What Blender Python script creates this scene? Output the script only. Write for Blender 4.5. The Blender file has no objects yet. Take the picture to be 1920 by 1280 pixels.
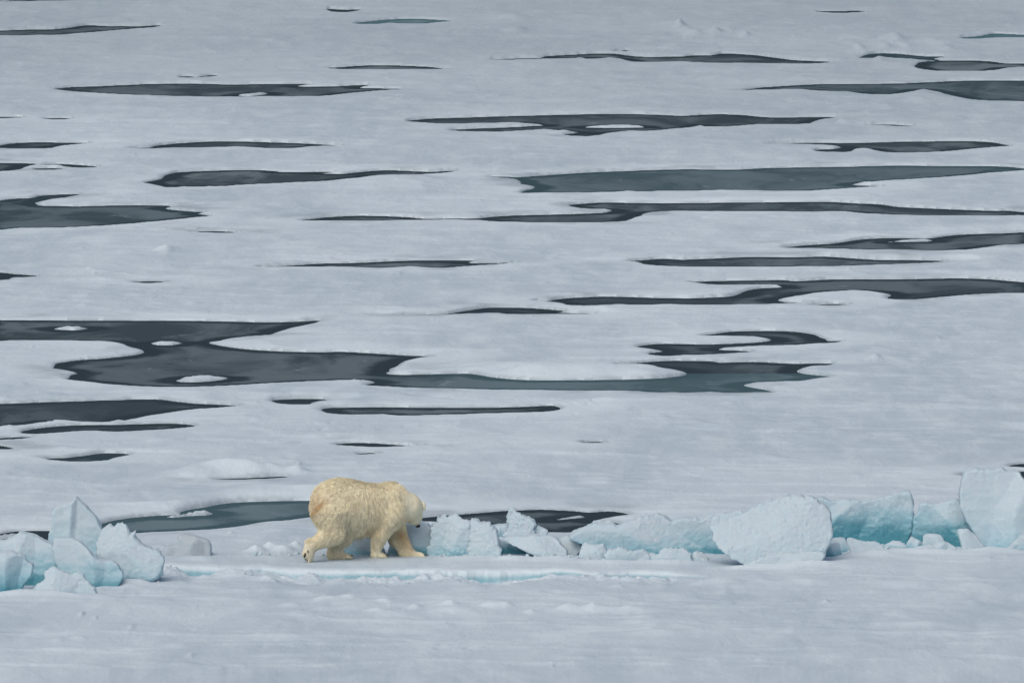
import bpy, math, random
import numpy as np
from mathutils import Vector
R = math.radians
random.seed(4)
rng = np.random.default_rng(11)
scene = bpy.context.scene

# ---------------------------------------------------------------- camera
F = 400.0/36.0*1920.0            # focal length in photo pixels
PITCH = R(6.0) - math.atan((1040-640)/F)
H = 213.3*math.sin(R(6.0))
cd = bpy.data.cameras.new('camera'); cam = bpy.data.objects.new('camera', cd)
scene.collection.objects.link(cam); scene.camera = cam
cd.lens = 400; cd.sensor_width = 36; cd.clip_start = 1; cd.clip_end = 30000
cam.location = (0, 0, H); cam.rotation_euler = (R(90)-PITCH, 0, 0)

# ---------------------------------------------------------------- sky and light (overcast)
SUN_EL, SUN_AZ = R(52), R(208)     # azimuth clockwise from +Y
w = bpy.data.worlds.new('World'); scene.world = w; w.use_nodes = True
nt = w.node_tree; bg = nt.nodes['Background']
sky = nt.nodes.new('ShaderNodeTexSky'); sky.sky_type = 'NISHITA'; sky.sun_disc = False
sky.sun_elevation = SUN_EL; sky.sun_rotation = SUN_AZ
sky.air_density = 1.0; sky.dust_density = 5.0; sky.ozone_density = 1.0
nt.links.new(sky.outputs[0], bg.inputs[0]); bg.inputs[1].default_value = 0.10
sd_ = bpy.data.lights.new('sun', 'SUN'); sd_.energy = 1.15; sd_.angle = R(75); sd_.color = (1.0, .95, .88)
sun = bpy.data.objects.new('sun', sd_); scene.collection.objects.link(sun)
dv = Vector((math.sin(SUN_AZ)*math.cos(SUN_EL), math.cos(SUN_AZ)*math.cos(SUN_EL), math.sin(SUN_EL)))
sun.rotation_euler = dv.to_track_quat('Z', 'Y').to_euler()
vs = scene.view_settings; vs.view_transform = 'Standard'; vs.look = 'None'; vs.gamma = 1.0
vs.exposure = 0.02

# ---------------------------------------------------------------- helpers
def tag(o, label=None, cat=None, group=None, kind=None):
    if label: o['label'] = label
    if cat: o['category'] = cat
    if group: o['group'] = group
    if kind: o['kind'] = kind
    return o

def ray(px, py):
    """direction of the view ray through photo pixel, scaled so that its Y is 1"""
    px = np.asarray(px, float); py = np.asarray(py, float)
    a = (px-960)/F; b = -(py-640)/F
    y = math.cos(PITCH) + b*math.sin(PITCH)
    z = -math.sin(PITCH) + b*math.cos(PITCH)
    return a/y, z/y
def ground(px, py, z=0.0):
    dx, dz = ray(px, py); Y = (z-H)/dz
    return dx*Y, Y
def plane(px, py, Y):
    dx, dz = ray(px, py)
    return dx*Y, H+dz*Y

def _h(ix, iy, iz):
    n = (ix*374761393 + iy*668265263 + iz*2147483647 * 31 + 1013904223) & 0x7fffffff
    n = ((n ^ (n >> 13))*1274126177) & 0x7fffffff
    n = ((n ^ (n >> 16))*974634777) & 0x7fffffff
    return (n ^ (n >> 15))/float(0x7fffffff)
def noise(x, y, z=0.0):
    """smooth value noise, -1..1"""
    x, y, z = np.broadcast_arrays(np.asarray(x, float), y, z)
    fx, fy, fz = np.floor(x), np.floor(y), np.floor(z)
    ix, iy, iz = fx.astype(np.int64), fy.astype(np.int64), fz.astype(np.int64)
    u, v, q = x-fx, y-fy, z-fz
    u = u*u*u*(u*(u*6-15)+10); v = v*v*v*(v*(v*6-15)+10); q = q*q*q*(q*(q*6-15)+10)
    def c(a, b, d): return _h(ix+a, iy+b, iz+d)
    def pl(d):
        a = c(0,0,d)*(1-u)+c(1,0,d)*u; b = c(0,1,d)*(1-u)+c(1,1,d)*u
        return a*(1-v)+b*v
    if not np.any(q): return pl(0)*2-1
    return (pl(0)*(1-q)+pl(1)*q)*2-1
def fbm(x, y, z=0.0, o=4, g=.5):
    s = 0; a = 1; t = 0; f = 1.0
    for i in range(o):
        s = s + a*noise(x*f+i*17.3, y*f+i*9.1, (z*f+i*5.7) if np.any(z) else 0.0); t += a; a *= g; f *= 2.03
    return s/t
def sstep(a, b, x):
    t = np.clip((x-a)/(b-a), 0, 1); return t*t*(3-2*t)

def spline(pts, n=4):
    p = np.array(pts, float); N = len(p); out = []
    for i in range(N):
        p0, p1, p2, p3 = p[(i-1) % N], p[i], p[(i+1) % N], p[(i+2) % N]
        # limit tangents so that sharp tips stay sharp
        L = np.linalg.norm(p2-p1)
        m1 = (p2-p0)/2; m2 = (p3-p1)/2
        for m in (m1, m2):
            l = np.linalg.norm(m)
            if l > L*1.0: m *= L*1.0/l
        for k in range(n):
            t = k/n
            out.append((2*t**3-3*t*t+1)*p1+(t**3-2*t*t+t)*m1+(-2*t**3+3*t*t)*p2+(t**3-t*t)*m2)
    return np.array(out)

def poly_sdf(poly, X, Y):
    """signed distance (negative inside) of points to closed polygon"""
    d = np.full(X.shape, 1e9); ins = np.zeros(X.shape, bool)
    n = len(poly)
    for i in range(n):
        ax, ay = poly[i]; bx, by = poly[(i+1) % n]
        ex, ey = bx-ax, by-ay; L = ex*ex+ey*ey
        if L < 1e-12: continue
        wx, wy = X-ax, Y-ay
        t = np.clip((wx*ex+wy*ey)/L, 0, 1)
        d = np.minimum(d, (wx-ex*t)**2+(wy-ey*t)**2)
        if ay != by:
            c = ((ay <= Y) != (by <= Y)) & (X < ex*(Y-ay)/ey+ax)
            ins ^= c
    d = np.sqrt(d)
    return np.where(ins, -d, d)

def mesh_np(name, V, Q, attrs=None, smooth=True):
    me = bpy.data.meshes.new(name)
    V = np.ascontiguousarray(V, np.float32); Q = np.ascontiguousarray(Q, np.int32)
    k = Q.shape[1]
    me.vertices.add(len(V)); me.vertices.foreach_set('co', V.ravel())
    me.loops.add(Q.size); me.loops.foreach_set('vertex_index', Q.ravel())
    me.polygons.add(len(Q)); me.polygons.foreach_set('loop_start', np.arange(0, Q.size, k, dtype=np.int32))
    me.polygons.foreach_set('use_smooth', np.full(len(Q), smooth))
    me.update(calc_edges=True)
    for a, v in (attrs or {}).items():
        at = me.attributes.new(a, 'FLOAT', 'POINT'); at.data.foreach_set('value', np.ascontiguousarray(v, np.float32))
    return me
def link(name, me, mat, parent=None):
    o = bpy.data.objects.new(name, me); scene.collection.objects.link(o)
    if mat: me.materials.append(mat)
    if parent: o.parent = parent
    return o

def surface_nets(D, org, h):
    """naive surface nets: D scalar grid (negative inside) -> verts, quads"""
    s = D < 0
    nx, ny, nz = D.shape
    cs = np.zeros((nx-1, ny-1, nz-1), np.int8)
    for a in (0, 1):
        for b in (0, 1):
            for c in (0, 1): cs += s[a:nx-1+a, b:ny-1+b, c:nz-1+c]
    act = (cs > 0) & (cs < 8)
    idx = np.full(act.shape, -1, np.int64)
    I = np.argwhere(act); idx[act] = np.arange(len(I))
    P = np.zeros((len(I), 3)); C = np.zeros(len(I))
    corners = [(a, b, c) for a in (0, 1) for b in (0, 1) for c in (0, 1)]
    for i, c1 in enumerate(corners):
        for c2 in corners[i+1:]:
            if sum(abs(p-q) for p, q in zip(c1, c2)) != 1: continue
            d1 = D[I[:,0]+c1[0], I[:,1]+c1[1], I[:,2]+c1[2]]; d2 = D[I[:,0]+c2[0], I[:,1]+c2[1], I[:,2]+c2[2]]
            m = (d1 < 0) != (d2 < 0)
            t = d1[m]/(d1[m]-d2[m])
            P[m] += np.array(c1)+t[:,None]*(np.array(c2)-np.array(c1)); C[m] += 1
    V = (I+P/C[:,None])*h+np.array(org)
    Q = []
    for ax in range(3):
        sl1 = [slice(1, -1)]*3; sl1[ax] = slice(0, -1); sl2 = [slice(1, -1)]*3; sl2[ax] = slice(1, None)
        a, b = s[tuple(sl1)], s[tuple(sl2)]
        for flip, m in ((0, a & ~b), (1, ~a & b)):
            E = np.argwhere(m)
            if not len(E): continue
            off = np.array([1, 1, 1]); off[ax] = 0; E = E+off
            u, v = (ax+1) % 3, (ax+2) % 3
            du = np.zeros(3, int); du[u] = 1; dv_ = np.zeros(3, int); dv_[v] = 1
            q = [idx[tuple((E-du-dv_).T)], idx[tuple((E-dv_).T)], idx[tuple(E.T)], idx[tuple((E-du).T)]]
            if flip: q = q[::-1]
            Q.append(np.stack(q, 1))
    return V, np.concatenate(Q)

# ---------------------------------------------------------------- materials
class M:
    def __init__(s, name):
        s.m = bpy.data.materials.new(name); s.m.use_nodes = True; s.t = s.m.node_tree
        s.p = s.t.nodes['Principled BSDF']
    def n(s, typ, **kw):
        x = s.t.nodes.new('ShaderNode'+typ)
        for k, v in kw.items(): setattr(x, k, v)
        return x
    def l(s, a, b): s.t.links.new(a, b)
    def val(s, sock, v):
        if hasattr(v, 'is_output') or isinstance(v, bpy.types.NodeSocket): s.l(v, sock)
        else: sock.default_value = v
    def math(s, op, a, b=0.0, c=None, clamp=False):
        x = s.n('Math', operation=op, use_clamp=clamp); s.val(x.inputs[0], a); s.val(x.inputs[1], b)
        if c is not None: s.val(x.inputs[2], c)
        return x.outputs[0]
    def ramp(s, v, lo, hi, a=0.0, b=1.0):
        x = s.n('MapRange', interpolation_type='SMOOTHSTEP'); s.val(x.inputs[0], v)
        x.inputs[1].default_value = lo; x.inputs[2].default_value = hi; x.inputs[3].default_value = a; x.inputs[4].default_value = b
        return x.outputs[0]
    def mix(s, f, a, b):
        x = s.n('Mix', data_type='RGBA'); s.val(x.inputs[0], f)
        for i, v in ((6, a), (7, b)): s.val(x.inputs[i], v if isinstance(v, bpy.types.NodeSocket) else (*v, 1))
        return x.outputs[2]
    def attr(s, name): return s.n('Attribute', attribute_name=name).outputs['Fac']
    def noise(s, scale, detail=4, sc=(1, 1, 1), rough=.55, dist=0.0):
        tc = s.n('TexCoord'); mp = s.n('Mapping'); mp.inputs['Scale'].default_value = sc
        s.l(tc.outputs['Object'], mp.inputs[0])
        x = s.n('TexNoise'); x.inputs['Scale'].default_value = scale; x.inputs['Detail'].default_value = detail
        x.inputs['Roughness'].default_value = rough; x.inputs['Distortion'].default_value = dist
        s.l(mp.outputs[0], x.inputs['Vector']); return x.outputs[0]
    def bump(s, h, dist, strength=1.0):
        b = s.n('Bump'); b.inputs['Distance'].default_value = dist; b.inputs['Strength'].default_value = strength
        s.l(h, b.inputs['Height']); return b.outputs[0]

SNOW = (.50, .575, .655)
def mat_snow():
    m = M('snow'); big = m.noise(.13, 5, (1, .40, 1), dist=.6); med = m.noise(.9, 6, (1, .30, 1), .6, .4); fine = m.noise(13, 5, (1, .5, 1), .75)
    c = m.mix(m.ramp(big, .38, .64), (.435, .525, .592), (.515, .605, .670))
    c = m.mix(m.ramp(med, .46, .70, 0, .45), c, (.57, .665, .72))
    c = m.mix(m.ramp(med, .46, .30, 0, .35), c, (.41, .495, .57))
    streak = m.noise(1.5, 5, (1, .22, 1), .6, .5)
    c = m.mix(m.ramp(streak, .42, .74, 0, .46), c, (.61, .70, .755))
    c = m.mix(m.ramp(fine, .42, .75, 0, .16), c, (.42, .50, .565))
    ice = m.attr('ice'); fresh = m.attr('fresh')
    c = m.mix(fresh, c, (.64, .735, .79))
    c = m.mix(m.math('MULTIPLY', ice, m.ramp(m.noise(1.1, 5), .25, .52, .3, 1)), c, (.22, .41, .475))
    wet_and_grey = m.attr('wet_and_grey')
    c = m.mix(wet_and_grey, c, (.25, .305, .345))
    m.l(c, m.p.inputs['Base Color'])
    m.p.inputs['Roughness'].default_value = .9; m.p.inputs['Specular IOR Level'].default_value = .08
    h = m.math('ADD', m.math('MULTIPLY', med, .8), m.math('MULTIPLY', fine, .07))
    m.l(m.bump(h, .09, 1.0), m.p.inputs['Normal'])
    return m.m
def mat_water():
    m = M('melt_water'); sh = m.attr('shore')
    teal = m.attr('teal'); dark = m.attr('dark')
    st = m.noise(.38, 5, (1, .45, 1), .6, .8); st2 = m.noise(.9, 6, (1, .5, 1), .65, 1.5); g = m.noise(16, 3, (1, .4, 1), .7)
    edge = m.math('ADD', sh, m.math('MULTIPLY', m.math('SUBTRACT', m.noise(2.2, 4, (1, .6, 1)), .5), .5))
    edge = m.math('ADD', edge, m.math('MULTIPLY', m.math('SUBTRACT', g, .5), .25))
    skim = m.ramp(edge, .34, .72)
    body = m.math('MULTIPLY', m.ramp(st, .36, .62, .22, 1.0), m.math('SUBTRACT', 1.0, m.math('MULTIPLY', dark, .75)))
    skim = m.math('MULTIPLY', skim, body)
    clear = m.mix(teal, (.028, .043, .053), (.075, .145, .165))
    grey = m.mix(teal, (.140, .181, .204), (.150, .225, .252))
    c = m.mix(skim, clear, grey)
    frost = m.math('MULTIPLY', m.ramp(st2, .62, .70), m.ramp(edge, .7, 1.1))
    c = m.mix(m.math('MULTIPLY', frost, .5), c, (.25, .30, .34))
    d = m.n('BsdfDiffuse'); gl = m.n('BsdfGlossy'); mx = m.n('MixShader')
    m.l(c, d.inputs[0]); gl.inputs[0].default_value = (.8, .9, 1, 1); m.l(m.ramp(skim, 0, 1, .22, .45), gl.inputs['Roughness'])
    nb = m.bump(m.noise(9, 3, (1, .5, 1)), .02, .4); m.l(nb, gl.inputs['Normal'])
    mx.inputs[0].default_value = .035
    m.l(d.outputs[0], mx.inputs[1]); m.l(gl.outputs[0], mx.inputs[2])
    m.l(mx.outputs[0], m.t.nodes['Material Output'].inputs[0]); m.t.nodes.remove(m.p)
    return m.m
def mat_ice():
    """block ice: snowy crust over pale, then deep blue ice (attribute blue 0..1, dark undercuts painted in), a little translucency"""
    m = M('block_ice'); b = m.attr('blue')
    n1 = m.noise(2.2, 5, dist=.5); n2 = m.noise(12, 6, rough=.75)
    v = m.math('ADD', b, m.math('MULTIPLY', m.math('SUBTRACT', n1, .5), .40))
    v = m.math('ADD', v, m.math('MULTIPLY', m.math('SUBTRACT', n2, .5), .22))
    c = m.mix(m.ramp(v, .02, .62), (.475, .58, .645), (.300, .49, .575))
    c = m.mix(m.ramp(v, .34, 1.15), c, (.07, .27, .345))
    grey = m.attr('grey'); c = m.mix(grey, c, (.42, .49, .54))
    m.l(c, m.p.inputs['Base Color'])
    m.l(m.ramp(v, .1, .8, .75, .38), m.p.inputs['Roughness'])
    m.p.inputs['Specular IOR Level'].default_value = .3
    m.p.inputs['Subsurface Weight'].default_value = .3; m.p.inputs['Subsurface Radius'].default_value = (.25, .8, 1.0)
    m.p.inputs['Subsurface Scale'].default_value = .12
    g = m.math('ADD', m.math('MULTIPLY', m.noise(5, 7, rough=.7), 1.2), m.math('MULTIPLY', m.noise(30, 4, rough=.7), .7))
    m.l(m.bump(g, .05, .45), m.p.inputs['Normal'])
    return m.m
MS, MW, MI = mat_snow(), mat_water(), mat_ice()

def simple(name, col, rough=.5, spec=.4, var=.25):
    m = M(name); n = m.noise(30, 3)
    m.l(m.mix(n, tuple(c*(1-var) for c in col), tuple(c*(1+var) for c in col)), m.p.inputs['Base Color'])
    m.p.inputs['Roughness'].default_value = rough; m.p.inputs['Specular IOR Level'].default_value = spec
    return m.m

# ---------------------------------------------------------------- melt ponds: outlines (zoomed photo px: origin, scale)
O1, O2, O3, O4, O5, O6 = (0,0,3), (640,0,3), (1280,0,3), (0,260,3), (640,260,3), (1280,260,3)
OL, O7, O8, ON, OR, OG, OA = (0,540,3), (640,540,3), (1280,540,3), (0,840,4), (740,900,4), (1520,840,4.5725), (0,920,6.4)
PONDS = [  # (origin, teal, dark, points)
(O1,0,.2,[(-150,180),(0,175),(150,170),(300,168),(400,158),(490,146),(600,150),(700,150),(800,150),(895,145),(850,157),(700,168),(560,180),(420,192),(300,202),(150,204),(0,204),(-150,200)]),
(O1,0,.5,[(0,8),(80,4),(400,-4),(900,-6),(900,2),(500,5),(250,8),(80,12)]),
(O1,0,.35,[(320,502),(420,492),(560,488),(700,481),(850,475),(1100,473),(1300,478),(1450,476),(1650,474),(1745,476),(1650,488),(1800,490),(1920,486),(1960,484),(2055,480),(2060,488),(2010,496),(2160,500),(2270,505),(2160,510),(2050,518),(1920,530),(1800,543),(1600,546),(1400,548),(1100,546),(880,540),(700,534),(520,524),(400,514)]),
(O1,0,1,[(1010,435),(1050,431),(1100,436),(1200,425),(1210,429),(1100,440),(1020,440)]),
(O1,0,1,[(-60,660),(100,660),(110,666),(-60,669)]),
(O1,0,1,[(245,668),(380,667),(330,676)]),
(O1,0,.8,[(-60,838),(40,812),(130,804),(250,802),(350,804),(480,806),(400,816),(310,824),(260,838),(150,840),(0,838)]),
(O1,0,.2,[(730,838),(860,832),(880,822),(1000,810),(1150,800),(1280,798),(1450,801),(1600,806),(1750,812),(1830,818),(1900,822),(1800,825),(1700,830),(1620,837),(1500,836),(1330,829),(1200,832),(1050,834),(900,836),(860,839)]),
(O2,1.6,0,[(80,132),(180,120),(280,112),(400,108),(500,112),(605,120),(540,128),(440,137),(340,136),(270,131),(180,140),(100,138)]),
(O2,0,1,[(-70,54),(-10,56),(40,58),(100,56),(60,66),(0,73),(-50,64)]),
(O2,0,.2,[(-70,384),(0,380),(100,372),(240,369),(400,374),(500,380),(570,391),(400,393),(200,394),(0,392)]),
(O2,0,.3,[(850,338),(1000,331),(1140,328),(1160,318),(1300,310),(1420,304),(1530,304),(1620,316),(1700,322),(1800,322),(1920,320),(1980,314),(2100,312),(2150,303),(2320,312),(2420,325),(2540,340),(2750,351),(2620,362),(2420,360),(2120,358),(1920,350),(1840,352),(1700,354),(1650,350),(1620,340),(1560,330),(1480,328),(1400,336),(1360,325),(1280,332),(1180,334),(1000,338),(900,341)]),
(O2,0,1,[(1540,290),(1600,285),(1635,288),(1580,294)]),
(O2,0,.45,[(375,682),(520,668),(700,662),(900,656),(1200,648),(1500,642),(1700,645),(1920,652),(2070,645),(2220,646),(2370,660),(2520,662),(2770,660),(2680,675),(2600,700),(2360,702),(2170,714),(2070,716),(2025,704),(1970,714),(1920,722),(1850,728),(1700,740),(1620,738),(1500,748),(1370,770),(1260,758),(1350,747),(1250,738),(1140,730),(1000,738),(880,744),(700,742),(620,734),(760,724),(900,720),(1050,712),(1150,706),(1070,700),(1000,692),(800,696),(640,698),(520,696)]),
(O3,0,1,[(760,67),(860,65),(1020,65),(950,74),(860,76)]),
(O3,1.2,.5,[(1570,214),(1680,205),(1740,193),(1800,193),(1960,200),(2100,204),(2100,212),(1920,214),(1750,216),(1620,222)]),
(O3,.2,.3,[(1015,325),(1050,308),(1130,302),(1220,306),(1340,318),(1465,322),(1400,332),(1440,340),(1380,342),(1300,334),(1180,328),(1110,312),(1080,320),(1040,332)]),
(O3,0,.1,[(1325,380),(1330,358),(1400,346),(1560,343),(1700,346),(1800,358),(2000,362),(2000,374),(1920,378),(1800,386),(1720,400),(1560,404),(1420,400)]),
(O3,.1,.4,[(340,510),(450,494),(600,484),(750,476),(1000,474),(1200,472),(1400,464),(1600,456),(1920,456),(2100,458),(2100,575),(1920,573),(1740,570),(1640,562),(1520,536),(1420,512),(1340,504),(1260,520),(1150,534),(1050,532),(960,520),(780,514),(700,506),(560,506),(450,508)]),
(O3,0,1,[(1030,706),(1170,702),(1200,706),(1290,711),(1230,715),(1120,709)]),
(O3,0,.25,[(490,811),(700,804),(900,806),(1100,802),(1300,797),(1500,796),(1650,796),(1740,803),(1830,822),(1760,828),(1600,842),(1400,858),(1200,862),(1120,852),(1060,838),(960,838),(930,854),(840,860),(750,846),(860,838),(900,826),(780,818),(620,812)]),
(O4,0,.3,[(-100,140),(0,140),(180,142),(190,148),(140,156),(80,178),(0,186),(-100,186)]),
(O4,0,1,[(190,172),(280,168),(350,170),(260,180)]),
(O4,0,1,[(240,152),(320,145),(420,149),(540,160),(460,167),(360,158)]),
(O4,0,.05,[(820,247),(880,236),(930,224),(950,204),(1020,190),(1200,182),(1420,178),(1530,184),(1570,190),(1700,190),(1780,188),(1865,191),(1790,197),(1920,200),(2000,192),(2120,182),(2210,180),(2340,186),(2440,188),(2550,182),(2480,196),(2320,206),(2120,208),(1980,224),(1920,230),(1800,242),(1500,256),(1300,266),(1220,272),(1180,268),(1100,275),(1030,270),(960,278),(940,270),(880,258)]),
(O4,.1,.3,[(-100,352),(0,350),(100,338),(200,334),(240,322),(330,316),(440,314),(380,326),(330,336),(250,346),(190,362),(210,376),(300,380),(450,382),(700,376),(850,376),(950,380),(920,396),(1060,410),(1130,414),(1100,424),(1165,436),(1060,448),(860,468),(680,484),(500,496),(300,504),(100,506),(-100,508)]),
(O5,0,.2,[(-220,461),(-120,448),(0,438),(130,434),(350,442),(450,451),(620,451),(780,449),(860,440),(1000,432),(1200,428),(1480,418),(1540,402),(1420,398),(1350,390),(1290,374),(1400,364),(1500,360),(1700,364),(1920,364),(2220,360),(2520,358),(2740,356),(2870,364),(3020,370),(3120,384),(3320,394),(3520,402),(3690,408),(3740,406),(3920,424),(3920,436),(3800,432),(3720,436),(3520,434),(3240,434),(2970,424),(2840,412),(2620,414),(2320,412),(1920,410),(1800,412),(1700,420),(1660,436),(1580,462),(1590,468),(1400,475),(1100,474),(900,470),(820,463),(600,459),(300,463),(0,465),(-150,465)]),
(O4,0,1,[(1080,526),(1200,521),(1340,529),(1250,533)]),
(O4,0,.5,[(-100,755),(0,756),(80,764),(205,774),(120,782),(70,776),(20,794),(-100,800)]),
(O4,0,1,[(755,808),(850,803),(920,806),(830,815)]),
(O5,0,.1,[(-450,725),(-300,717),(-100,704),(0,702),(150,698),(350,688),(550,686),(750,688),(700,696),(730,702),(900,701),(975,696),(860,709),(740,716),(640,724),(560,730),(400,724),(240,730),(100,726),(0,723),(-200,723)]),
(O5,.35,.4,[(830,218),(900,216),(1000,218),(1150,208),(1400,192),(1700,180),(1920,174),(2020,174),(2220,176),(2420,166),(2820,160),(3120,154),(3420,156),(3700,158),(3840,170),(3920,176),(3820,182),(3620,196),(3420,216),(3220,228),(3020,242),(2860,260),(3030,270),(2900,278),(2720,290),(2570,298),(2320,294),(2120,292),(1920,298),(1850,296),(1700,300),(1600,298),(1500,304),(1250,306),(1100,308),(1015,308),(1060,290),(1110,274),(1040,258),(1000,232),(960,226)]),
(O6,0,.2,[(580,616),(700,600),(850,592),(940,578),(1010,568),(1150,560),(1300,562),(1420,560),(1500,548),(1620,538),(1800,534),(2000,530),(2000,594),(1920,596),(1760,602),(1640,620),(1520,630),(1300,630),(1000,626),(800,620)]),
(O6,0,.2,[(-300,692),(-220,684),(-100,676),(0,682),(40,680),(200,674),(380,666),(600,668),(800,664),(930,672),(1100,682),(1300,684),(1460,690),(1380,700),(1200,708),(900,718),(700,722),(300,724),(0,722),(-140,716),(-200,706),(-230,696)]),
(O6,0,.4,[(50,808),(150,802),(350,798),(500,796),(560,796),(640,802),(850,792),(1200,792),(1500,786),(1650,788),(1780,796),(1920,808),(2000,812),(2000,866),(1700,874),(1500,888),(1350,902),(1260,908),(1180,904),(1170,890),(1185,878),(1100,862),(980,856),(850,860),(700,872),(620,886),(510,906),(570,918),(670,922),(500,932),(300,936),(0,936),(-70,932),(-220,938),(-370,934),(-500,940),(-580,942),(-630,936),(-660,926),(-820,914),(-740,912),(-680,902),(-520,890),(-400,888),(-220,894),(0,898),(40,898),(200,892),(300,884),(370,856),(450,842),(570,836),(520,826),(400,824),(200,824),(130,816)]),
(O7,0,.9,[(360,152),(600,148),(700,132),(820,114),(950,112),(1100,118),(1230,130),(1180,140),(1400,146),(1320,150),(1200,150),(960,150),(900,142),(700,148),(500,154)]),
(O8,0,1,[(740,97),(860,91),(920,94),(840,100)]),
(O8,0,.6,[(120,268),(200,258),(300,246),(480,242),(620,248),(720,262),(780,286),(800,298),(880,300),(800,312),(700,316),(600,324),(400,328),(200,340),(190,348),(370,358),(250,370),(100,378),(0,380),(-100,384),(-170,370),(-100,356),(-160,344),(-240,332),(-180,320),(-100,314),(100,318),(300,314),(450,304),(510,296),(500,286),(430,276),(300,272),(180,272)]),
(OL,-1,.35,[(-100,182),(0,182),(600,184),(1100,186),(1500,194),(1680,190),(1790,184),(1740,200),(1660,216),(1560,240),(1520,256),(1470,268),(1350,276),(1250,290),(1200,302),(1150,308),(1240,328),(1400,348),(1600,358),(1800,362),(1920,360),(2120,370),(2270,380),(2410,386),(2320,396),(2240,416),(2190,450),(2160,480),(2240,488),(2420,486),(2620,482),(2680,488),(2750,502),(2870,514),(3020,520),(3320,518),(3620,512),(3770,504),(3880,484),(3840,466),(3770,452),(3660,442),(3490,432),(3570,426),(3660,416),(3780,410),(3840,410),(3990,412),(4040,420),(4240,416),(4440,426),(4660,426),(4620,438),(4540,442),(4490,454),(4470,470),(4520,484),(4660,498),(4600,506),(4540,514),(4460,526),(4320,530),(4160,544),(4220,562),(4340,586),(4240,590),(4120,592),(4000,586),(3840,592),(3820,590),(3680,590),(3620,582),(3260,580),(3020,576),(2820,574),(2420,566),(2170,556),(2070,546),(2120,530),(2070,520),(1920,520),(1700,528),(1400,544),(1100,558),(900,558),(700,548),(540,532),(400,514),(410,490),(450,478),(400,464),(310,450),(330,428),(440,408),(600,396),(800,374),(830,354),(760,336),(720,318),(640,304),(400,298),(100,296),(0,300),(-100,300)]),
(OL,0,.6,[(-100,652),(0,652),(200,644),(600,632),(870,626),(960,636),(1100,650),(1320,662),(1200,676),(1050,686),(900,706),(780,724),(700,744),(620,756),(500,758),(300,752),(180,760),(100,772),(-100,772)]),
(OL,0,.7,[(140,806),(300,780),(450,772),(700,768),(950,762),(1030,766),(1080,776),(1000,790),(850,800),(650,810),(550,806),(400,808),(250,820),(150,822)]),
(OL,0,1,[(-50,852),(60,840),(170,838),(100,850),(0,856)]),
(OL,0,1,[(-100,880),(0,890),(60,904),(0,910),(-100,910)]),
(OL,0,.9,[(1555,634),(1650,626),(1820,628),(1740,642),(1700,658),(1600,652)]),
(O7,0,.1,[(-90,684),(-40,674),(200,672),(600,674),(900,672),(1050,668),(1180,662),(1220,676),(1180,690),(1100,700),(900,704),(600,714),(350,720),(250,712),(60,714),(-60,702)]),
(O7,0,.8,[(-10,880),(60,872),(200,876),(350,886),(440,884),(350,890),(200,896),(60,890)]),
(O7,0,1,[(100,932),(170,927),(180,934),(120,937)]),
(O7,0,1,[(1375,868),(1440,865),(1460,871),(1400,874)]),
(OL,.1,.0,[(280,960),(400,952),(500,940),(600,928),(715,934),(640,950),(580,970),(460,978),(350,972)]),
(OL,0,1,[(1230,1076),(1400,1069),(1590,1062),(1500,1074),(1300,1081)]),
(ON,.55,.10,[(650,600),(750,575),(850,548),(1000,524),(1200,506),(1370,498),(1370,478),(1500,452),(1650,425),(1750,410),(2000,402),(2300,396),(2600,400),(2700,430),(2500,490),(2300,520),(2100,545),(1920,560),(1700,596),(1500,616),(1300,624),(1000,640),(850,650),(760,644),(650,644)]),
(ON,0,.7,[(-100,655),(0,648),(140,626),(360,622),(460,640),(460,726),(300,724),(200,706),(100,700),(0,706),(-100,706)]),
(OR,0,.45,[(180,290),(350,270),(500,258),(700,244),(850,230),(1000,226),(1100,222),(1300,232),(1450,242),(1600,236),(1740,258),(1640,272),(1540,290),(1460,306),(1600,312),(1660,330),(1600,345),(1480,350),(1350,380),(1300,396),(1150,392),(1000,370),(850,350),(700,345),(500,320),(350,316),(200,306)]),
(OG,0,1,[(1730,160),(1780,142),(1850,135),(1980,130),(1980,168),(1780,166)]),
(OG,0,.8,[(1770,204),(1850,203),(1980,206),(1980,285),(1800,280)]),
(OG,0,1,[(1310,230),(1332,224),(1350,233),(1325,238)]),
]
ISLES = [
(O1,[(1330,536),(1400,528),(1500,524),(1520,530),(1430,543),(1350,542)]),
(O2,[(1340,714),(1450,710),(1600,704),(1720,716),(1600,720),(1400,720)]),
(O6,[(1140,582),(1220,574),(1300,568),(1410,570),(1410,578),(1250,582)]),
(OL,[(970,520),(1060,504),(1200,500),(1300,504),(1260,518),(1100,530),(1000,528)]),
(OL,[(830,310),(900,303),(1000,304),(1050,310),(960,322),(860,320)]),
(OL,[(280,230),(380,223),(530,226),(420,239)]),
(ON,[(1240,516),(1350,500),(1450,484),(1560,480),(1640,490),(1560,504),(1400,512),(1300,522)]),
(ON,[(-60,662),(0,655),(150,645),(300,650),(200,668),(0,682),(-60,684)]),
(OR,[(1160,298),(1280,276),(1400,264),(1460,276),(1380,288),(1250,298)]),
]
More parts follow.
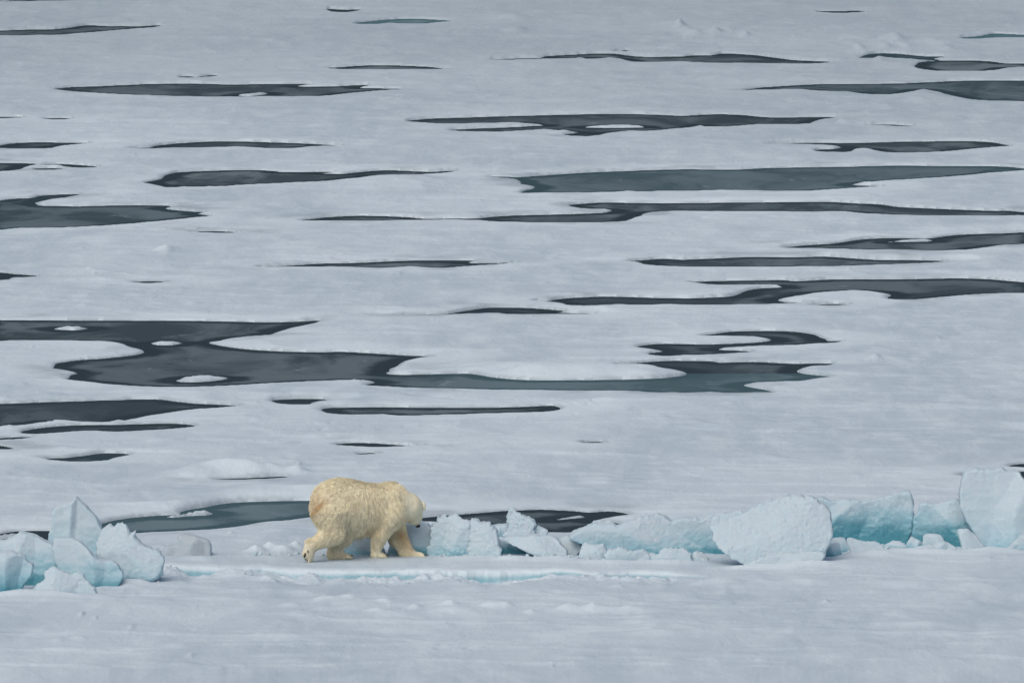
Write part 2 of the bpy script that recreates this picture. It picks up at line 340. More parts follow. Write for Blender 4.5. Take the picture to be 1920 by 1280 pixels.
# the ice goes on beyond the frame with more ponds of the same kinds
for o_, te_, da_, pts_ in list(PONDS):
    xs_ = [o_[0]+p[0]/o_[2] for p in pts_]; ys_ = [o_[1]+p[1]/o_[2] for p in pts_]
    if max(ys_) > 860 or max(xs_)-min(xs_) < 90: continue
    for sh, dy_ in ((-1975, 11), (1975, -9)):
        if (max(xs_)+sh < -75) or (min(xs_)+sh > 1995): PONDS.append(((o_[0]+sh, o_[1]+dy_, o_[2]), max(te_, 0), da_, pts_))
ZW = -0.05
def topx(o, pts):
    p = np.array(pts, float); return np.stack([o[0]+p[:,0]/o[2], o[1]+p[:,1]/o[2]], 1)
def togeo(o, pts, z=ZW):
    p = spline(topx(o, pts), 4); x, y = ground(p[:,0], p[:,1], z); return np.stack([x, y], 1)

# ---------------------------------------------------------------- the ice sheet
# rows (distance) and columns (bearing) of one sheet, fine where the photo looks, coarse out to the horizon
rows = [3.0]
while rows[-1] < 183: rows.append(rows[-1]*1.06+.4)
y = rows[-1]
while y < 415:
    st = .105*(y/213)**2
    if 207.4 < y < 210.3: st = .028
    y += st; rows.append(y)
while y < 12000: y *= 1.035; rows.append(y)
rows = np.array(rows)
uc = np.linspace(-.052, .052, 1180)
side = [.052]
while side[-1] < .092: side.append(side[-1]+.00022)
while side[-1] < 4: side.append(side[-1]*1.12+.0005)
uc = np.concatenate([-np.array(side[1:])[::-1], uc, np.array(side[1:])])
GX = rows[:,None]*uc[None,:]; GY = np.repeat(rows[:,None], len(uc), 1)
NR, NC = GX.shape

FAR = 3.0
def field(poly, acc, m=2.5):
    """update acc (min) with the polygon's sdf near its bounding box; returns window"""
    x0, y0 = poly.min(0)-m; x1, y1 = poly.max(0)+m
    r0, r1 = np.searchsorted(rows, [y0, y1]); r0 = max(r0-1, 0); r1 = min(r1+1, NR)
    u = [x0/y0, x0/y1, x1/y0, x1/y1]; c0, c1 = np.searchsorted(uc, [min(u), max(u)]); c0 = max(c0-1, 0); c1 = min(c1+1, NC)
    w_ = (slice(r0, r1), slice(c0, c1))
    d = poly_sdf(poly, GX[w_], GY[w_])
    if acc is not None: acc[w_] = np.minimum(acc[w_], d)
    return w_, d
SD = np.full(GX.shape, FAR); IS = np.full(GX.shape, FAR)
wins = []
for o, te, da, pts in PONDS:
    poly = togeo(o, pts); wins.append(field(poly, SD))
for o, pts in ISLES: field(togeo(o, pts), IS)
SD = np.maximum(SD, -IS)
act = np.abs(SD) < 2.6
jx, jy = GX[act], GY[act]
SD[act] += .06*fbm(jx*2.3+jy*.6, jy*1.2-jx*.5, o=3)-.065
SL = SD

BUMPS = [ # px, py (base row), half width px, half depth m, height m, freshness
(420,884,62,1.0,.24,.5),(470,884,30,.6,.12,.3),(512,884,22,.5,.13,.5),(556,884,20,.5,.13,.5),(350,890,50,1.0,.08,.2),
(600,925,95,1.3,.20,.45),(470,930,90,1.2,.14,.35),(370,945,60,1.0,.07,.2),
(1050,698,125,1.6,.20,.4),(1170,700,60,1.2,.10,.3),(960,700,60,1.2,.10,.3),
(1575,234,24,1.2,.15,.4),(1315,242,14,.8,.16,.4),(1728,190,34,1.2,.22,.2),(1648,112,14,1.0,.2,.4),
(955,35,34,2,.14,.4),(965,58,22,1.4,.13,.4),(312,474,18,1.0,.14,.5),(1640,672,14,.6,.09,.4),(1120,585,40,1.2,.1,.2),
(1460,568,70,1.5,.12,.2),(560,470,90,3,.08,.2),(1640,490,120,3,.14,.2),(1820,492,60,2,.14,.2),(700,345,110,3,.14,.2),
(30,795,30,1.5,.08,.3),(25,530,22,1.2,.14,.4),(500,650,60,1.4,.08,.2),(240,650,40,1.0,.05,.2),
(560,1128,90,1.0,.06,.35),(660,1132,60,.7,.07,.4),(850,1146,45,.5,.09,.5),(740,1150,40,.5,.05,.4),(1110,1146,60,.5,.08,.5),(1200,1146,60,.5,.05,.4),
(1360,1090,40,.6,.09,.5),(1420,1098,60,.6,.06,.4),(1500,1092,50,.5,.06,.4),(320,1268,24,.6,.10,.45),(420,1270,50,.6,.05,.3),
(300,1140,60,.9,.07,.3),(1690,1098,50,.4,.06,.5),(1830,1100,40,.4,.07,.4),(1620,1060,90,1.2,.09,.1),(1900,1180,80,1.5,.06,.1),
(770,1085,26,.25,.07,.5),(430,1078,40,.25,.08,.5),(380,1078,20,.2,.07,.5),(500,1084,16,.2,.08,.5),(640,1090,30,.3,.05,.4),(1180,1082,30,.3,.07,.5),(1320,1090,30,.3,.06,.4),
(480,1032,18,.3,.12,.7),(505,1027,14,.3,.14,.7),(530,1030,22,.4,.12,.7),(555,1024,16,.3,.14,.6),(300,1030,20,.4,.08,.1),(390,1040,10,.2,.08,.5),
]
for k in range(26):  # low rough ridges in the distance
    cx, cy = ((1290, 62) if k < 13 else (1690, 82)); BUMPS.append((cx+rng.normal()*55+(30 if k < 13 else 0), cy+rng.normal()*6, 9+rng.random()*18, .8+1.5*rng.random(), .05+.12*rng.random()**2, .5))
for k in range(120): # scattered small snow lumps everywhere
    py = rng.random()*1240+20; BUMPS.append((rng.random()*2100-90, py, 4+rng.random()*12, .2+.4*rng.random(), .02+.035*rng.random(), .4*rng.random()))

BUMPS += [(235,1096,55,.45,.08,.5),(90,1117,70,.45,.08,.4),(20,1116,50,.45,.07,.4),(1420,1063,80,.4,.09,.6),(1510,1060,60,.4,.08,.6),(1640,1044,80,.4,.08,.5),(1740,1042,70,.4,.08,.5),(1860,1040,70,.4,.08,.5),(880,1046,60,.35,.07,.6),(960,1048,50,.35,.08,.6),(1050,1049,60,.35,.08,.5),(1150,1054,70,.4,.08,.6),(1260,1054,70,.4,.08,.6),(370,1050,40,.35,.06,.4)]
for k in range(34): BUMPS.append((1060+rng.normal()*45, 757+rng.normal()*8, 3+rng.random()*3, .12, -.03-.03*rng.random(), 0))
for k in range(22): BUMPS.append((620+rng.normal()*90, 800+rng.normal()*7, 4+rng.random()*4, .15, -.02-.02*rng.random(), 0))
for k in range(70): BUMPS.append((rng.random()*1940-10, 1085+rng.random()*190, 14+rng.random()**2*60, .12+.35*rng.random(), .012+.035*rng.random(), .5*rng.random()+.1))
for k in range(16): BUMPS.append((560+k*43+rng.normal()*14, 1132+k*1.1+rng.normal()*5, 12+rng.random()*18, .22, .04+.04*rng.random(), .75))
near = (GY < 420) & (GY > 180) & (np.abs(GX/GY) < .06)
Z = np.zeros(GX.shape); fresh = np.zeros(GX.shape); ice = np.zeros(GX.shape); wet_and_grey = np.zeros(GX.shape)
nx_, ny_ = GX[near], GY[near]
Z[near] = .07*fbm(nx_*.30, ny_*.20, o=4)+.012*fbm(nx_*1.5+ny_*.4, ny_*.8-nx_*.5, o=3)+.003*noise(nx_*13+ny_*5, ny_*7-nx_*6)
Z[near] += .05*(1-np.abs(fbm(nx_*.22+ny_*.1, ny_*.45+5, o=4)))**8
fresh[near] = .38*sstep(.1, .5, fbm(nx_*.45+3, ny_*.5+9, o=5))*sstep(.05, .35, fbm(nx_*.12, ny_*.10+2, o=2))
for px, py, wx, dy, hh, fr in BUMPS:
    x, y = ground(px, py); s = y/F; wx_ = wx*s
    r0, r1 = np.searchsorted(rows, [y-3*dy, y+3*dy]); c0, c1 = np.searchsorted(uc, [(x-3*wx_)/y, (x+3*wx_)/y])
    if r1 <= r0 or c1 <= c0: continue
    w_ = (slice(r0, r1), slice(c0, c1))
    q = ((GX[w_]-x)/wx_)**2+((GY[w_]-y)/dy)**2
    q = q*(1+.45*fbm(GX[w_]*1.3/max(wx_, .2)+px, GY[w_]*1.3/dy, o=2))
    g = np.exp(-q*1.2)
    Z[w_] += hh*g; fresh[w_] = np.maximum(fresh[w_], fr*sstep(.02, .8, g)*np.clip(hh/.1, .3, 1))
# broken-off step in front of the bear: pale blue face, lower snow in front of it
cx_ = np.array([250,300,380,440,490,540,600,660,760,850,930,1000,1060,1120,1180,1240,1300,1340])
cy_ = np.array([1060,1061,1063,1064,1062,1066,1069,1071,1072,1071,1069,1067,1069,1074,1070,1072,1076,1080])
cd_ = np.array([0,.12,.13,.08,.12,.16,.21,.21,.18,.22,.22,.17,.13,.12,.09,.15,.05,0])
wy = (GY > 200) & (GY < 213) & (np.abs(GX/GY) < .06)
xs, ys = GX[wy], GY[wy]
pxs = xs/ys*F+960
yc = np.interp(pxs, cx_, ground(960, cy_)[1])+.10*fbm(xs*2.1, xs*0+3.3, o=4)+.008*noise(xs*9, xs*0)
dd = np.interp(pxs, cx_, cd_)*(.80+.5*fbm(xs*.7, ys*.6+21.7, o=2))
f = yc-ys                                      # metres in front of the crest
fj = f+.05*fbm(xs*5, ys*3+1, o=3); face = sstep(-.06, .12, fj)
front = dd*(face - .98*sstep(.12, 2.2, f*(1+.5*fbm(xs*1.7, xs*0+8, o=3))))
mnd = .20*sstep(.06, .22, f)*(1-sstep(.5, 1.5, f))*np.clip(fbm(xs*1.9, ys*1.1+4, o=4, g=.6)+.08, 0, 1)*(dd > .02)
lip = .035*np.exp(-((f+.25)/.3)**2)*(dd > 0)*np.clip(dd/.1, 0, 1)
Z[wy] += -front+lip+mnd
ii = np.clip(dd/.09, 0, 1)*sstep(.25, .8, face)*(1-sstep(.08, .20, f+.06*noise(xs*5, ys*4)))
ice[wy] = np.maximum(ice[wy], ii)
fresh[wy] = np.maximum(fresh[wy], .55*np.clip(dd/.1, 0, 1)*np.exp(-((f+.10)/.5)**2)*(f < .05))
fresh[wy] = np.maximum(fresh[wy], .35*np.clip(dd/.1, 0, 1)*sstep(.2, .35, f)*(1-sstep(.5, 1.3, f)))
# shore: low bank, steep under water
base = Z.copy()
SLp = np.maximum(SL, 0)
lipn = .75+.5*fbm(GX*.8, GY*.5, o=2)
gr = np.gradient(SL, axis=0)/np.maximum(np.gradient(rows)[:,None], 1e-6)      # >0 on the far shore
far_side = sstep(-.1, .55, gr)
rise = ZW+(.012+(.018+.03*far_side)*sstep(0, .22, SLp))*lipn*(SL > -.3)+(.065+.30*far_side)*SLp*lipn
hk = np.clip(.5+.5*(base-rise)/.05, 0, 1); land = base*(1-hk)+rise*hk-.05*hk*(1-hk)
land = np.maximum(land, ZW+.004+np.clip(SD, 0, .2)*.18)
land = ZW+.003+(land-ZW)*sstep(-.02, .07, SD)
Z = np.where(SD > 0, land, ZW+np.maximum(SD*2.5-.004, -.35))
k_ = sstep(1.5, 2.6, SL); Z = np.where(SD > 0, Z*(1-k_)+base*k_, Z)
wet_and_grey = .25*(1-sstep(.0, .10, SD))*(SD > 0)
fresh = np.maximum(fresh, .50*(SD > 0)*sstep(.02, .25, SL)*(1-sstep(.7, 2.3, SL))*sstep(-.35, .3, fbm(GX*.5+7, GY*.35, o=3)))
fresh *= 1-.8*sstep(300, 400, GY+25*fbm(GX*.15, GY*.05, o=3))
wet_and_grey = np.maximum(wet_and_grey, .46*sstep(285, 415, GY+30*fbm(GX*.12+5, GY*.04, o=3)))  # snow turns greyer with distance
wet_and_grey = np.maximum(wet_and_grey, (1-sstep(.3, 1.6, SD))*(SD > 0)*.5*sstep(.15, .6, fbm(GX*.6+40, GY*.5, o=3)))
wet_and_grey = np.maximum(wet_and_grey, .62*(SL > 0)*(1-sstep(.0, .16, SL-.04*fbm(GX*1.2, GY*.7, o=2))))
ii = np.arange(NR*NC).reshape(NR, NC)
Q = np.stack([ii[:-1,:-1], ii[:-1,1:], ii[1:,1:], ii[1:,:-1]], -1).reshape(-1, 4)
snow = link('snow_ground', mesh_np('snow_ground', np.stack([GX, GY, Z], -1).reshape(-1, 3), Q,
     {'ice': ice.ravel(), 'fresh': fresh.ravel(), 'wet_and_grey': wet_and_grey.ravel()}), MS)
tag(snow, 'grey white snow covered sea ice sheet pitted with melt ponds', kind='structure')

def zat(x, y):
    r = np.clip(np.searchsorted(rows, y), 1, NR-1); c = np.clip(np.searchsorted(uc, x/y), 1, NC-1)
    return float(Z[r, c])

for i, ((o, te, da, pts), (w_, d)) in enumerate(zip(PONDS, wins)):
    m = d < .55
    X_, Y_, S_ = GX[w_], GY[w_], SD[w_]
    cell = m[:-1,:-1] | m[1:,1:] | m[:-1,1:] | m[1:,:-1]
    if not cell.any(): continue
    li = np.arange(m.size).reshape(m.shape)
    q = np.stack([li[:-1,:-1], li[:-1,1:], li[1:,1:], li[1:,:-1]], -1)[cell]
    uq, inv = np.unique(q, return_inverse=True); q = inv.reshape(-1, 4)
    vx, vy, s = X_.ravel()[uq], Y_.ravel()[uq], S_.ravel()[uq]
    t = np.full(len(uq), float(max(te, 0)))
    if te < 0:   # the long river of ponds turns greenish towards its shallow end
        pxx = vx/vy*F+960; t = .55*sstep(640, 980, pxx)*(vy < 251)
    me = mesh_np('melt_pond', np.stack([vx, vy, np.full(len(uq), ZW-.0012*(i % 7))], -1), q,
        {'shore': -s, 'teal': t, 'dark': np.full(len(uq), da)})
    tag(link('melt_pond', me, MW), kind='structure')

# ---------------------------------------------------------------- ice blocks of the pressure ridge
OB, OC, OD, OE, OF = (140,960,6.4), (440,980,10.667), (780,940,6.4), (1040,960,6), (1200,860,5.3333)
OP = (0,0,1)
G1 = 'ice blocks heaped along the pressure ridge'
BLOCKS = [ # name, origin, base row, thickness m, blue, grey, rough, lean, round, label, points
('ice_boulder',OA,1113,.95,.50,0,.5,.25,.45,'smooth rounded blue white ice boulder cut by the picture edge beside a deep blue hollow',[(-350,700),(-150,690),(0,722),(100,720),(200,745),(290,780),(300,830),(380,890),(385,930),(350,1040),(280,1130),(200,1260),(0,1290),(-350,1290)]),
('ice_slab',OA,1098,.8,.62,0,.5,.5,.25,'broad blue ice slab lying behind the round boulder and under the pointed block',[(-350,640),(-100,615),(0,612),(60,608),(90,578),(190,552),(230,515),(330,525),(420,550),(540,610),(640,660),(760,700),(800,800),(760,960),(700,1180),(500,1230),(300,1260),(0,1260),(-350,1260)]),
('ice_block',ON,1072,.7,.34,0,.4,.35,.2,'tall pointed pale ice block standing highest in the pile behind the bear',[(562,385),(598,408),(650,450),(720,520),(765,600),(760,700),(740,830),(700,940),(500,960),(400,860),(370,700),(372,640),(390,560),(415,460),(500,436),(540,412)]),
('ice_slab',ON,1101,.55,.48,.1,.4,.45,.22,'smooth pale slab sliding diagonally down from the pointed block to the snow',[(400,690),(480,680),(560,690),(640,740),(740,830),(850,850),(915,930),(915,970),(880,1030),(800,1070),(640,1070),(560,1040),(440,900),(400,800)]),
('ice_boulder',ON,1089,.85,.2,0,1.3,.3,.4,'white crumbly topped ice boulder with a teal underside next to the pointed block',[(745,640),(800,595),(830,585),(848,602),(890,575),(930,580),(970,620),(975,648),(1012,630),(1022,680),(1100,730),(1190,765),(1226,800),(1228,900),(1200,960),(1130,1000),(930,1010),(850,975),(780,890),(735,820),(725,750)]),
('ice_lump',ON,1114,.5,.10,0,1.2,.3,.4,'small low white ice lump in front of the blue slab nearest the round boulder',[(235,1110),(250,1050),(275,1018),(330,990),(342,930),(380,903),(430,905),(520,940),(620,940),(648,985),(700,1040),(720,1110)]),
('ice_block',OB,1047,.5,.25,1.0,.25,.2,.12,'clear grey angular ice block standing alone on snow between the pile and the bear',[(1240,300),(1340,270),(1600,340),(1640,460),(1600,580),(1260,600),(1120,580),(1080,470),(1090,430),(1120,405),(1235,385)]),
('ice_block',OP,1037,.5,.25,0,.8,.3,.3,'pale low ice block seen between the bear\'s hind and front legs',[(632,1048),(636,1016),(655,1005),(672,1001),(692,1003),(708,1010),(716,1022),(724,1048)]),
('ice_block',OP,1036,.6,.36,0,.7,.25,.25,'squared pale blue ice block behind the bear\'s leading front paw',[(735,1050),(738,990),(755,982),(780,979),(802,981),(808,992),(812,1010),(818,1050)]),
('ice_lump',OD,1040,.7,.26,0,1.7,.3,.3,'crumbly white lump with knobbly crest and turquoise foot just ahead of the bear',[(140,640),(150,420),(180,300),(250,255),(262,215),(350,182),(370,212),(420,172),(455,160),(490,165),(545,220),(570,235),(620,225),(660,260),(670,450),(640,640),(480,680),(240,680)]),
('ice_lump',OD,1041,.6,.10,0,1.4,.35,.35,'rounded white lump pressed against the knobbly crested one on its far side from the bear',[(590,680),(600,500),(610,320),(650,240),(690,218),(740,235),(760,262),(880,260),(890,290),(920,300),(980,370),(995,480),(1020,580),(1020,680)]),
('ice_block',OD,1012,.5,.42,0,.6,.2,.2,'low bluish ice block wedged behind the gap beside the white spike',[(880,310),(940,288),(1110,280),(1160,300),(1150,480),(950,480),(880,420)]),
('ice_spike',OD,1014,.45,.06,0,1.6,.15,.3,'slender white ice spike rising in front of the dark pond',[(1115,120),(1140,90),(1190,88),(1212,120),(1290,160),(1380,210),(1440,270),(1415,330),(1440,420),(1430,520),(1060,520),(1060,400),(1100,300),(1085,210)]),
('ice_lump',OD,1015,.4,.06,0,1.4,.2,.3,'small white peaked lump at the foot of the spike on its long sloping side',[(1390,480),(1400,340),(1440,305),(1470,285),(1520,320),(1570,350),(1590,420),(1620,500)]),
('ice_wedge',OD,1042,.55,.08,0,.7,.5,.3,'wide white wedge shaped slab tapering down onto the snow below the spike',[(1040,470),(1100,430),(1200,425),(1400,412),(1600,408),(1700,470),(1800,580),(1815,660),(1650,690),(1450,650),(1300,580),(1150,510)]),
('ice_block',OD,1037,.4,.80,0,.4,.3,.2,'low turquoise filler block with painted shade in the recess under the wedge shaped slab',[(960,480),(1060,480),(1200,530),(1400,600),(1420,680),(1150,690),(960,690)]),  # fills the shadowed recess; its strong blue carries the shade
('ice_lump',OE,1038,.4,.02,.5,.6,.5,.3,'flat pinkish grey snow lump in the gap between wedge and long ridge wall',[(40,330),(120,280),(200,280),(280,340),(305,380),(285,440),(200,500),(120,500),(60,440)]),
('ice_wall',OE,1040,.8,.42,0,.9,.3,.22,'long pale blue ice wall with overhanging tip and snowy crest along the ridge',[(170,255),(240,215),(350,160),(420,145),(440,125),(560,125),(650,122),(690,160),(740,165),(780,112),(860,90),(1000,60),(1150,48),(1250,68),(1320,112),(1380,105),(1500,80),(1650,85),(1740,40),(1790,28),(1900,60),(1980,300),(1960,560),(1500,560),(1000,520),(700,500),(560,440),(480,380),(350,345),(290,335),(200,300)]),
('ice_lump',OE,1048,.35,.03,0,1.7,.3,.4,'white knobbly lump under the overhanging tip of the long wall',[(260,570),(275,470),(330,350),(430,368),(540,370),(590,430),(600,570)]),
('ice_lump',OE,1049,.35,.10,0,1.6,.3,.4,'second knobbly white lump along the foot of the long wall',[(560,570),(590,440),(680,410),(750,402),(870,440),(1000,430),(1060,480),(1050,570)]),
('ice_lump',OE,1048,.35,.12,0,1.6,.3,.4,'widest knobbly white lump at the foot of the long wall',[(960,570),(1000,490),(1060,455),(1150,470),(1220,410),(1300,408),(1480,430),(1530,475),(1540,560)]),
('ice_lump',OE,1046,.25,.12,0,1.4,.3,.4,'smallest knobbly lump near the dark blue hollow by the big tilted block',[(1530,545),(1545,470),(1570,452),(1640,448),(1700,470),(1715,545)]),
('ice_block',OF,1057,.75,.10,0,1.5,.45,.18,'largest tilted white oval ice block leaning over a deep blue hollow',[(725,600),(760,580),(850,550),(920,560),(980,540),(1060,550),(1200,470),(1350,420),(1500,390),(1640,392),(1750,405),(1850,480),(1900,560),(1925,680),(1910,790),(1850,900),(1840,1060),(1400,1090),(1100,1090),(960,1000),(850,930),(760,860),(725,760),(710,680)]),
('ice_lump',OF,1060,.3,.03,0,1.5,.4,.4,'thin crust of broken white ice at the foot of the tilted oval block',[(1060,1080),(1120,1030),(1250,975),(1400,955),(1600,940),(1770,922),(1835,950),(1850,1000),(1700,1080),(1400,1090)]),
('ice_wall',OG,1024,.75,.78,0,.7,.3,.2,'deep turquoise ice wall with a thin snow crest ending in a raised knob',[(-250,440),(-150,420),(0,438),(100,430),(190,470),(280,440),(410,455),(450,465),(600,440),(700,415),(760,398),(820,385),(870,408),(888,500),(880,620),(850,760),(800,900),(600,920),(300,920),(-100,920),(-250,900)]),
('ice_block',OG,1026,.7,.84,0,.7,.25,.2,'flat topped turquoise ice block in the gap beside the giant white block',[(935,490),(960,474),(1100,475),(1180,460),(1250,445),(1300,480),(1400,560),(1420,900),(1100,930),(880,930),(865,720),(885,620),(925,540)]),
('ice_boulder',OG,1033,1.1,.24,0,.35,.35,.25,'giant smooth pale block towering at the end of the ridge',[(1340,208),(1400,195),(1480,200),(1560,200),(1640,180),(1680,205),(1790,215),(1830,280),(1950,330),(2050,400),(2080,560),(1980,640),(1830,720),(1740,800),(1680,880),(1520,930),(1440,860),(1410,740),(1350,650),(1300,540),(1278,440),(1282,360),(1310,260)]),
('ice_shard',OG,1035,.4,.14,0,.6,.3,.25,'upright pale ice shard leaning on the foot of the giant block',[(1258,715),(1300,700),(1370,712),(1440,780),(1490,850),(1500,930),(1300,930),(1295,840)]),
('ice_block',OG,1037,.6,.30,.35,1.8,.5,.3,'rough frosty grey ice block under the overhang of the giant block',[(1640,930),(1690,850),(1760,790),(1840,735),(1990,690),(2080,690),(2080,930)]),
('ice_chunk',OG,1030,.3,.38,0,.4,.3,.25,'squarish pale chunk in the turquoise hollow on top of smaller chunks',[(968,760),(985,742),(1100,740),(1145,790),(1150,860),(975,860)]),
('ice_chunk',OG,1034,.3,.22,0,.5,.4,.3,'pale humped chunk at the mouth of the turquoise hollow',[(1045,900),(1060,825),(1110,808),(1160,806),(1230,840),(1265,910)]),
('ice_slab',OG,1037,.35,.14,0,.5,.5,.25,'pale tilted slab lying on snow below the turquoise wall',[(308,785),(360,773),(430,800),(560,805),(620,840),(640,880),(600,940),(380,940),(335,880)]),
('ice_chunk',OG,1037,.4,.58,0,.5,.4,.3,'blue chunk between the tilted oval block and the pale slab',[(120,930),(140,830),(170,785),(290,778),(320,830),(360,900),(360,940)]),
('ice_chunk',OG,1027,.3,.45,0,.7,.4,.35,'low bluish chunk under the centre of the turquoise wall',[(610,890),(650,820),(740,797),(805,820),(820,890)]),
('ice_chunk',OG,1028,.3,.48,0,.7,.3,.35,'bluish chunk under the end knob of the turquoise wall',[(815,890),(835,800),(870,768),(940,798),(975,850),(970,890)]),
('ice_slab',OG,1035,.3,.30,0,.3,.5,.2,'thin flat pale slab between the bluish chunk and the humped chunk',[(860,910),(880,852),(960,840),(1055,833),(1075,910)]),
('ice_chunk',OG,1016,.3,.55,0,.8,.3,.3,'rounded blue chunk frozen high in the turquoise hollow',[(905,760),(920,690),(1000,648),(1090,665),(1110,720),(1060,770)]),
('ice_chunk',OF,1046,.3,.62,0,.6,.3,.3,'blue chunk peeping out beside the tilted oval block and the turquoise wall',[(1840,1050),(1850,920),(1890,860),(1990,850),(2010,1040)]),
]
def smin(a, b, k):
    h_ = np.clip(.5+.5*(b-a)/k, 0, 1); return b*(1-h_)+a*h_-k*h_*(1-h_)
def block(k, spec, h=.016):
    name, o, row, th, blue, grey, rough, lean, rnd, label, pts = spec
    px = spline(topx(o, pts), 3)
    Yf = float(ground(960, row)[1]); Yc = Yf+th*.5*(1-rnd*.5)
    x, z = plane(px[:,0], px[:,1], Yc); poly = np.stack([x, z], 1)
    x0, z0 = poly.min(0); x1, z1 = poly.max(0); zb = -.12
    sz = min(x1-x0, z1-max(z0, 0))
    h = max(h, (x1-x0)/200)
    ax = np.arange(x0-4*h, x1+5*h, h); az = np.arange(max(z0, zb)-4*h, z1+5*h, h)
    zm = .5*(z0+z1)
    half = th/2; sh = lean*max(abs(z1-zm), .1)
    ay = np.arange(-half-sh-.12, half+sh+.12, h*1.3)
    X2, Z2 = np.meshgrid(ax, az, indexing='ij')
    d2 = poly_sdf(poly, X2, Z2)
    d2 = d2+(.008+.022*rough)*fbm(X2*11+k*7, Z2*11, o=4, g=.6)
    X3, Y3, Z3 = X2[:,None,:], ay[None,:,None], Z2[:,None,:]
    tw = random.uniform(-.3, .3)
    yl = Y3-lean*(Z3-zm)-tw*(X3-.5*(x0+x1))*.4
    loc = half*(1-.35*noise(X2*1.3+k*3.1, Z2*1.3))[:,None,:]
    r = rnd*min(sz, th)*.6
    a = d2[:,None,:]+r; b = np.abs(yl)-loc+r
    D = np.minimum(np.maximum(a, b), 0)+np.sqrt(np.maximum(a, 0)**2+np.maximum(b, 0)**2)-r
    # melted facets and lumps
    D = D+.035*min(sz, 1)*fbm(X3*2.6/max(sz, .35)+k*11, Y3*2.6/max(sz, .35), Z3*2.6/max(sz, .35)+.37, o=3)
    fr_ = random.Random(k*13+5)
    wd = x1-x0; hg = z1-max(z0, 0)
    for _ in range(6):
        a1, a2 = fr_.uniform(-1.1, 1.1)*half/(wd*.5), fr_.uniform(-.3, 1.2)*half/(hg*.5)*.6
        cxr = fr_.uniform(.2, .8)*wd+x0; czr = fr_.uniform(.25, .8)*hg+max(z0, 0)
        nl = math.sqrt(a1*a1+a2*a2+1); off = -half*fr_.uniform(.80, .98)
        pl = (a1*(X3-cxr)-(yl-off)+a2*(Z3-czr))/nl
        pl = np.minimum(pl, -yl-.22*loc)
        D = -smin(-D, -pl, .03)
    D = D+(.003+.004*rough)*fbm(X3*17+k, Y3*17, Z3*17+.2, o=2)
    nn = fbm(X3*13+k, Y3*13, Z3*13+.5, o=3)
    D = D+.011*rough*(.35-np.abs(nn)*1.6)*min(1, sz/.4)+.018*min(sz, 1)*fbm(X3*5+k, Y3*6, Z3*6+.3, o=2)
    kz = Z3-zb; D = np.maximum(D, -kz)
    D[0] = D[-1] = 1; D[:,0] = D[:,-1] = 1; D[:,:,0] = D[:,:,-1] = 1
    V, Q = surface_nets(D, (ax[0], ay[0], az[0]), np.array([h, ay[1]-ay[0], h]))
    # normals (approx) for the snow crust
    e1 = V[Q[:,2]]-V[Q[:,0]]; e2 = V[Q[:,3]]-V[Q[:,1]]; n = np.cross(e1, e2); n /= np.linalg.norm(n, axis=1)[:,None]+1e-12
    vn = np.zeros_like(V)
    for j in range(4): np.add.at(vn, Q[:,j], n)
    vn /= np.linalg.norm(vn, axis=1)[:,None]+1e-12
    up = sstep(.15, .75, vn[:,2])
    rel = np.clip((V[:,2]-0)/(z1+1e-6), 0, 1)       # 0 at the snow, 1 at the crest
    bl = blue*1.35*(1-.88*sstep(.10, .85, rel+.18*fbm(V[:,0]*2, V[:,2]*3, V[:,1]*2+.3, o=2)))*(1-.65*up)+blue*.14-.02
    bl = bl+.75*sstep(.26, 0, rel)*min(blue*1.7, 1)*(.5+.5*sstep(-.3, .4, fbm(V[:,0]*1.7+k, V[:,1]*0+.5, V[:,2]*2, o=2)))  # deeper blue at the foot, with the dark undercut painted in
    cx0 = .5*(x0+x1); base_pt = np.array([cx0, 0, 0])
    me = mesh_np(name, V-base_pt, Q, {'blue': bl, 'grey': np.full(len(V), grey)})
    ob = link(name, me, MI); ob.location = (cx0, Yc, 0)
    tag(ob, label, name.replace('ice_', 'ice ').strip(), G1, 'thing')
    return ob
for k, s in enumerate(BLOCKS): block(k, s)

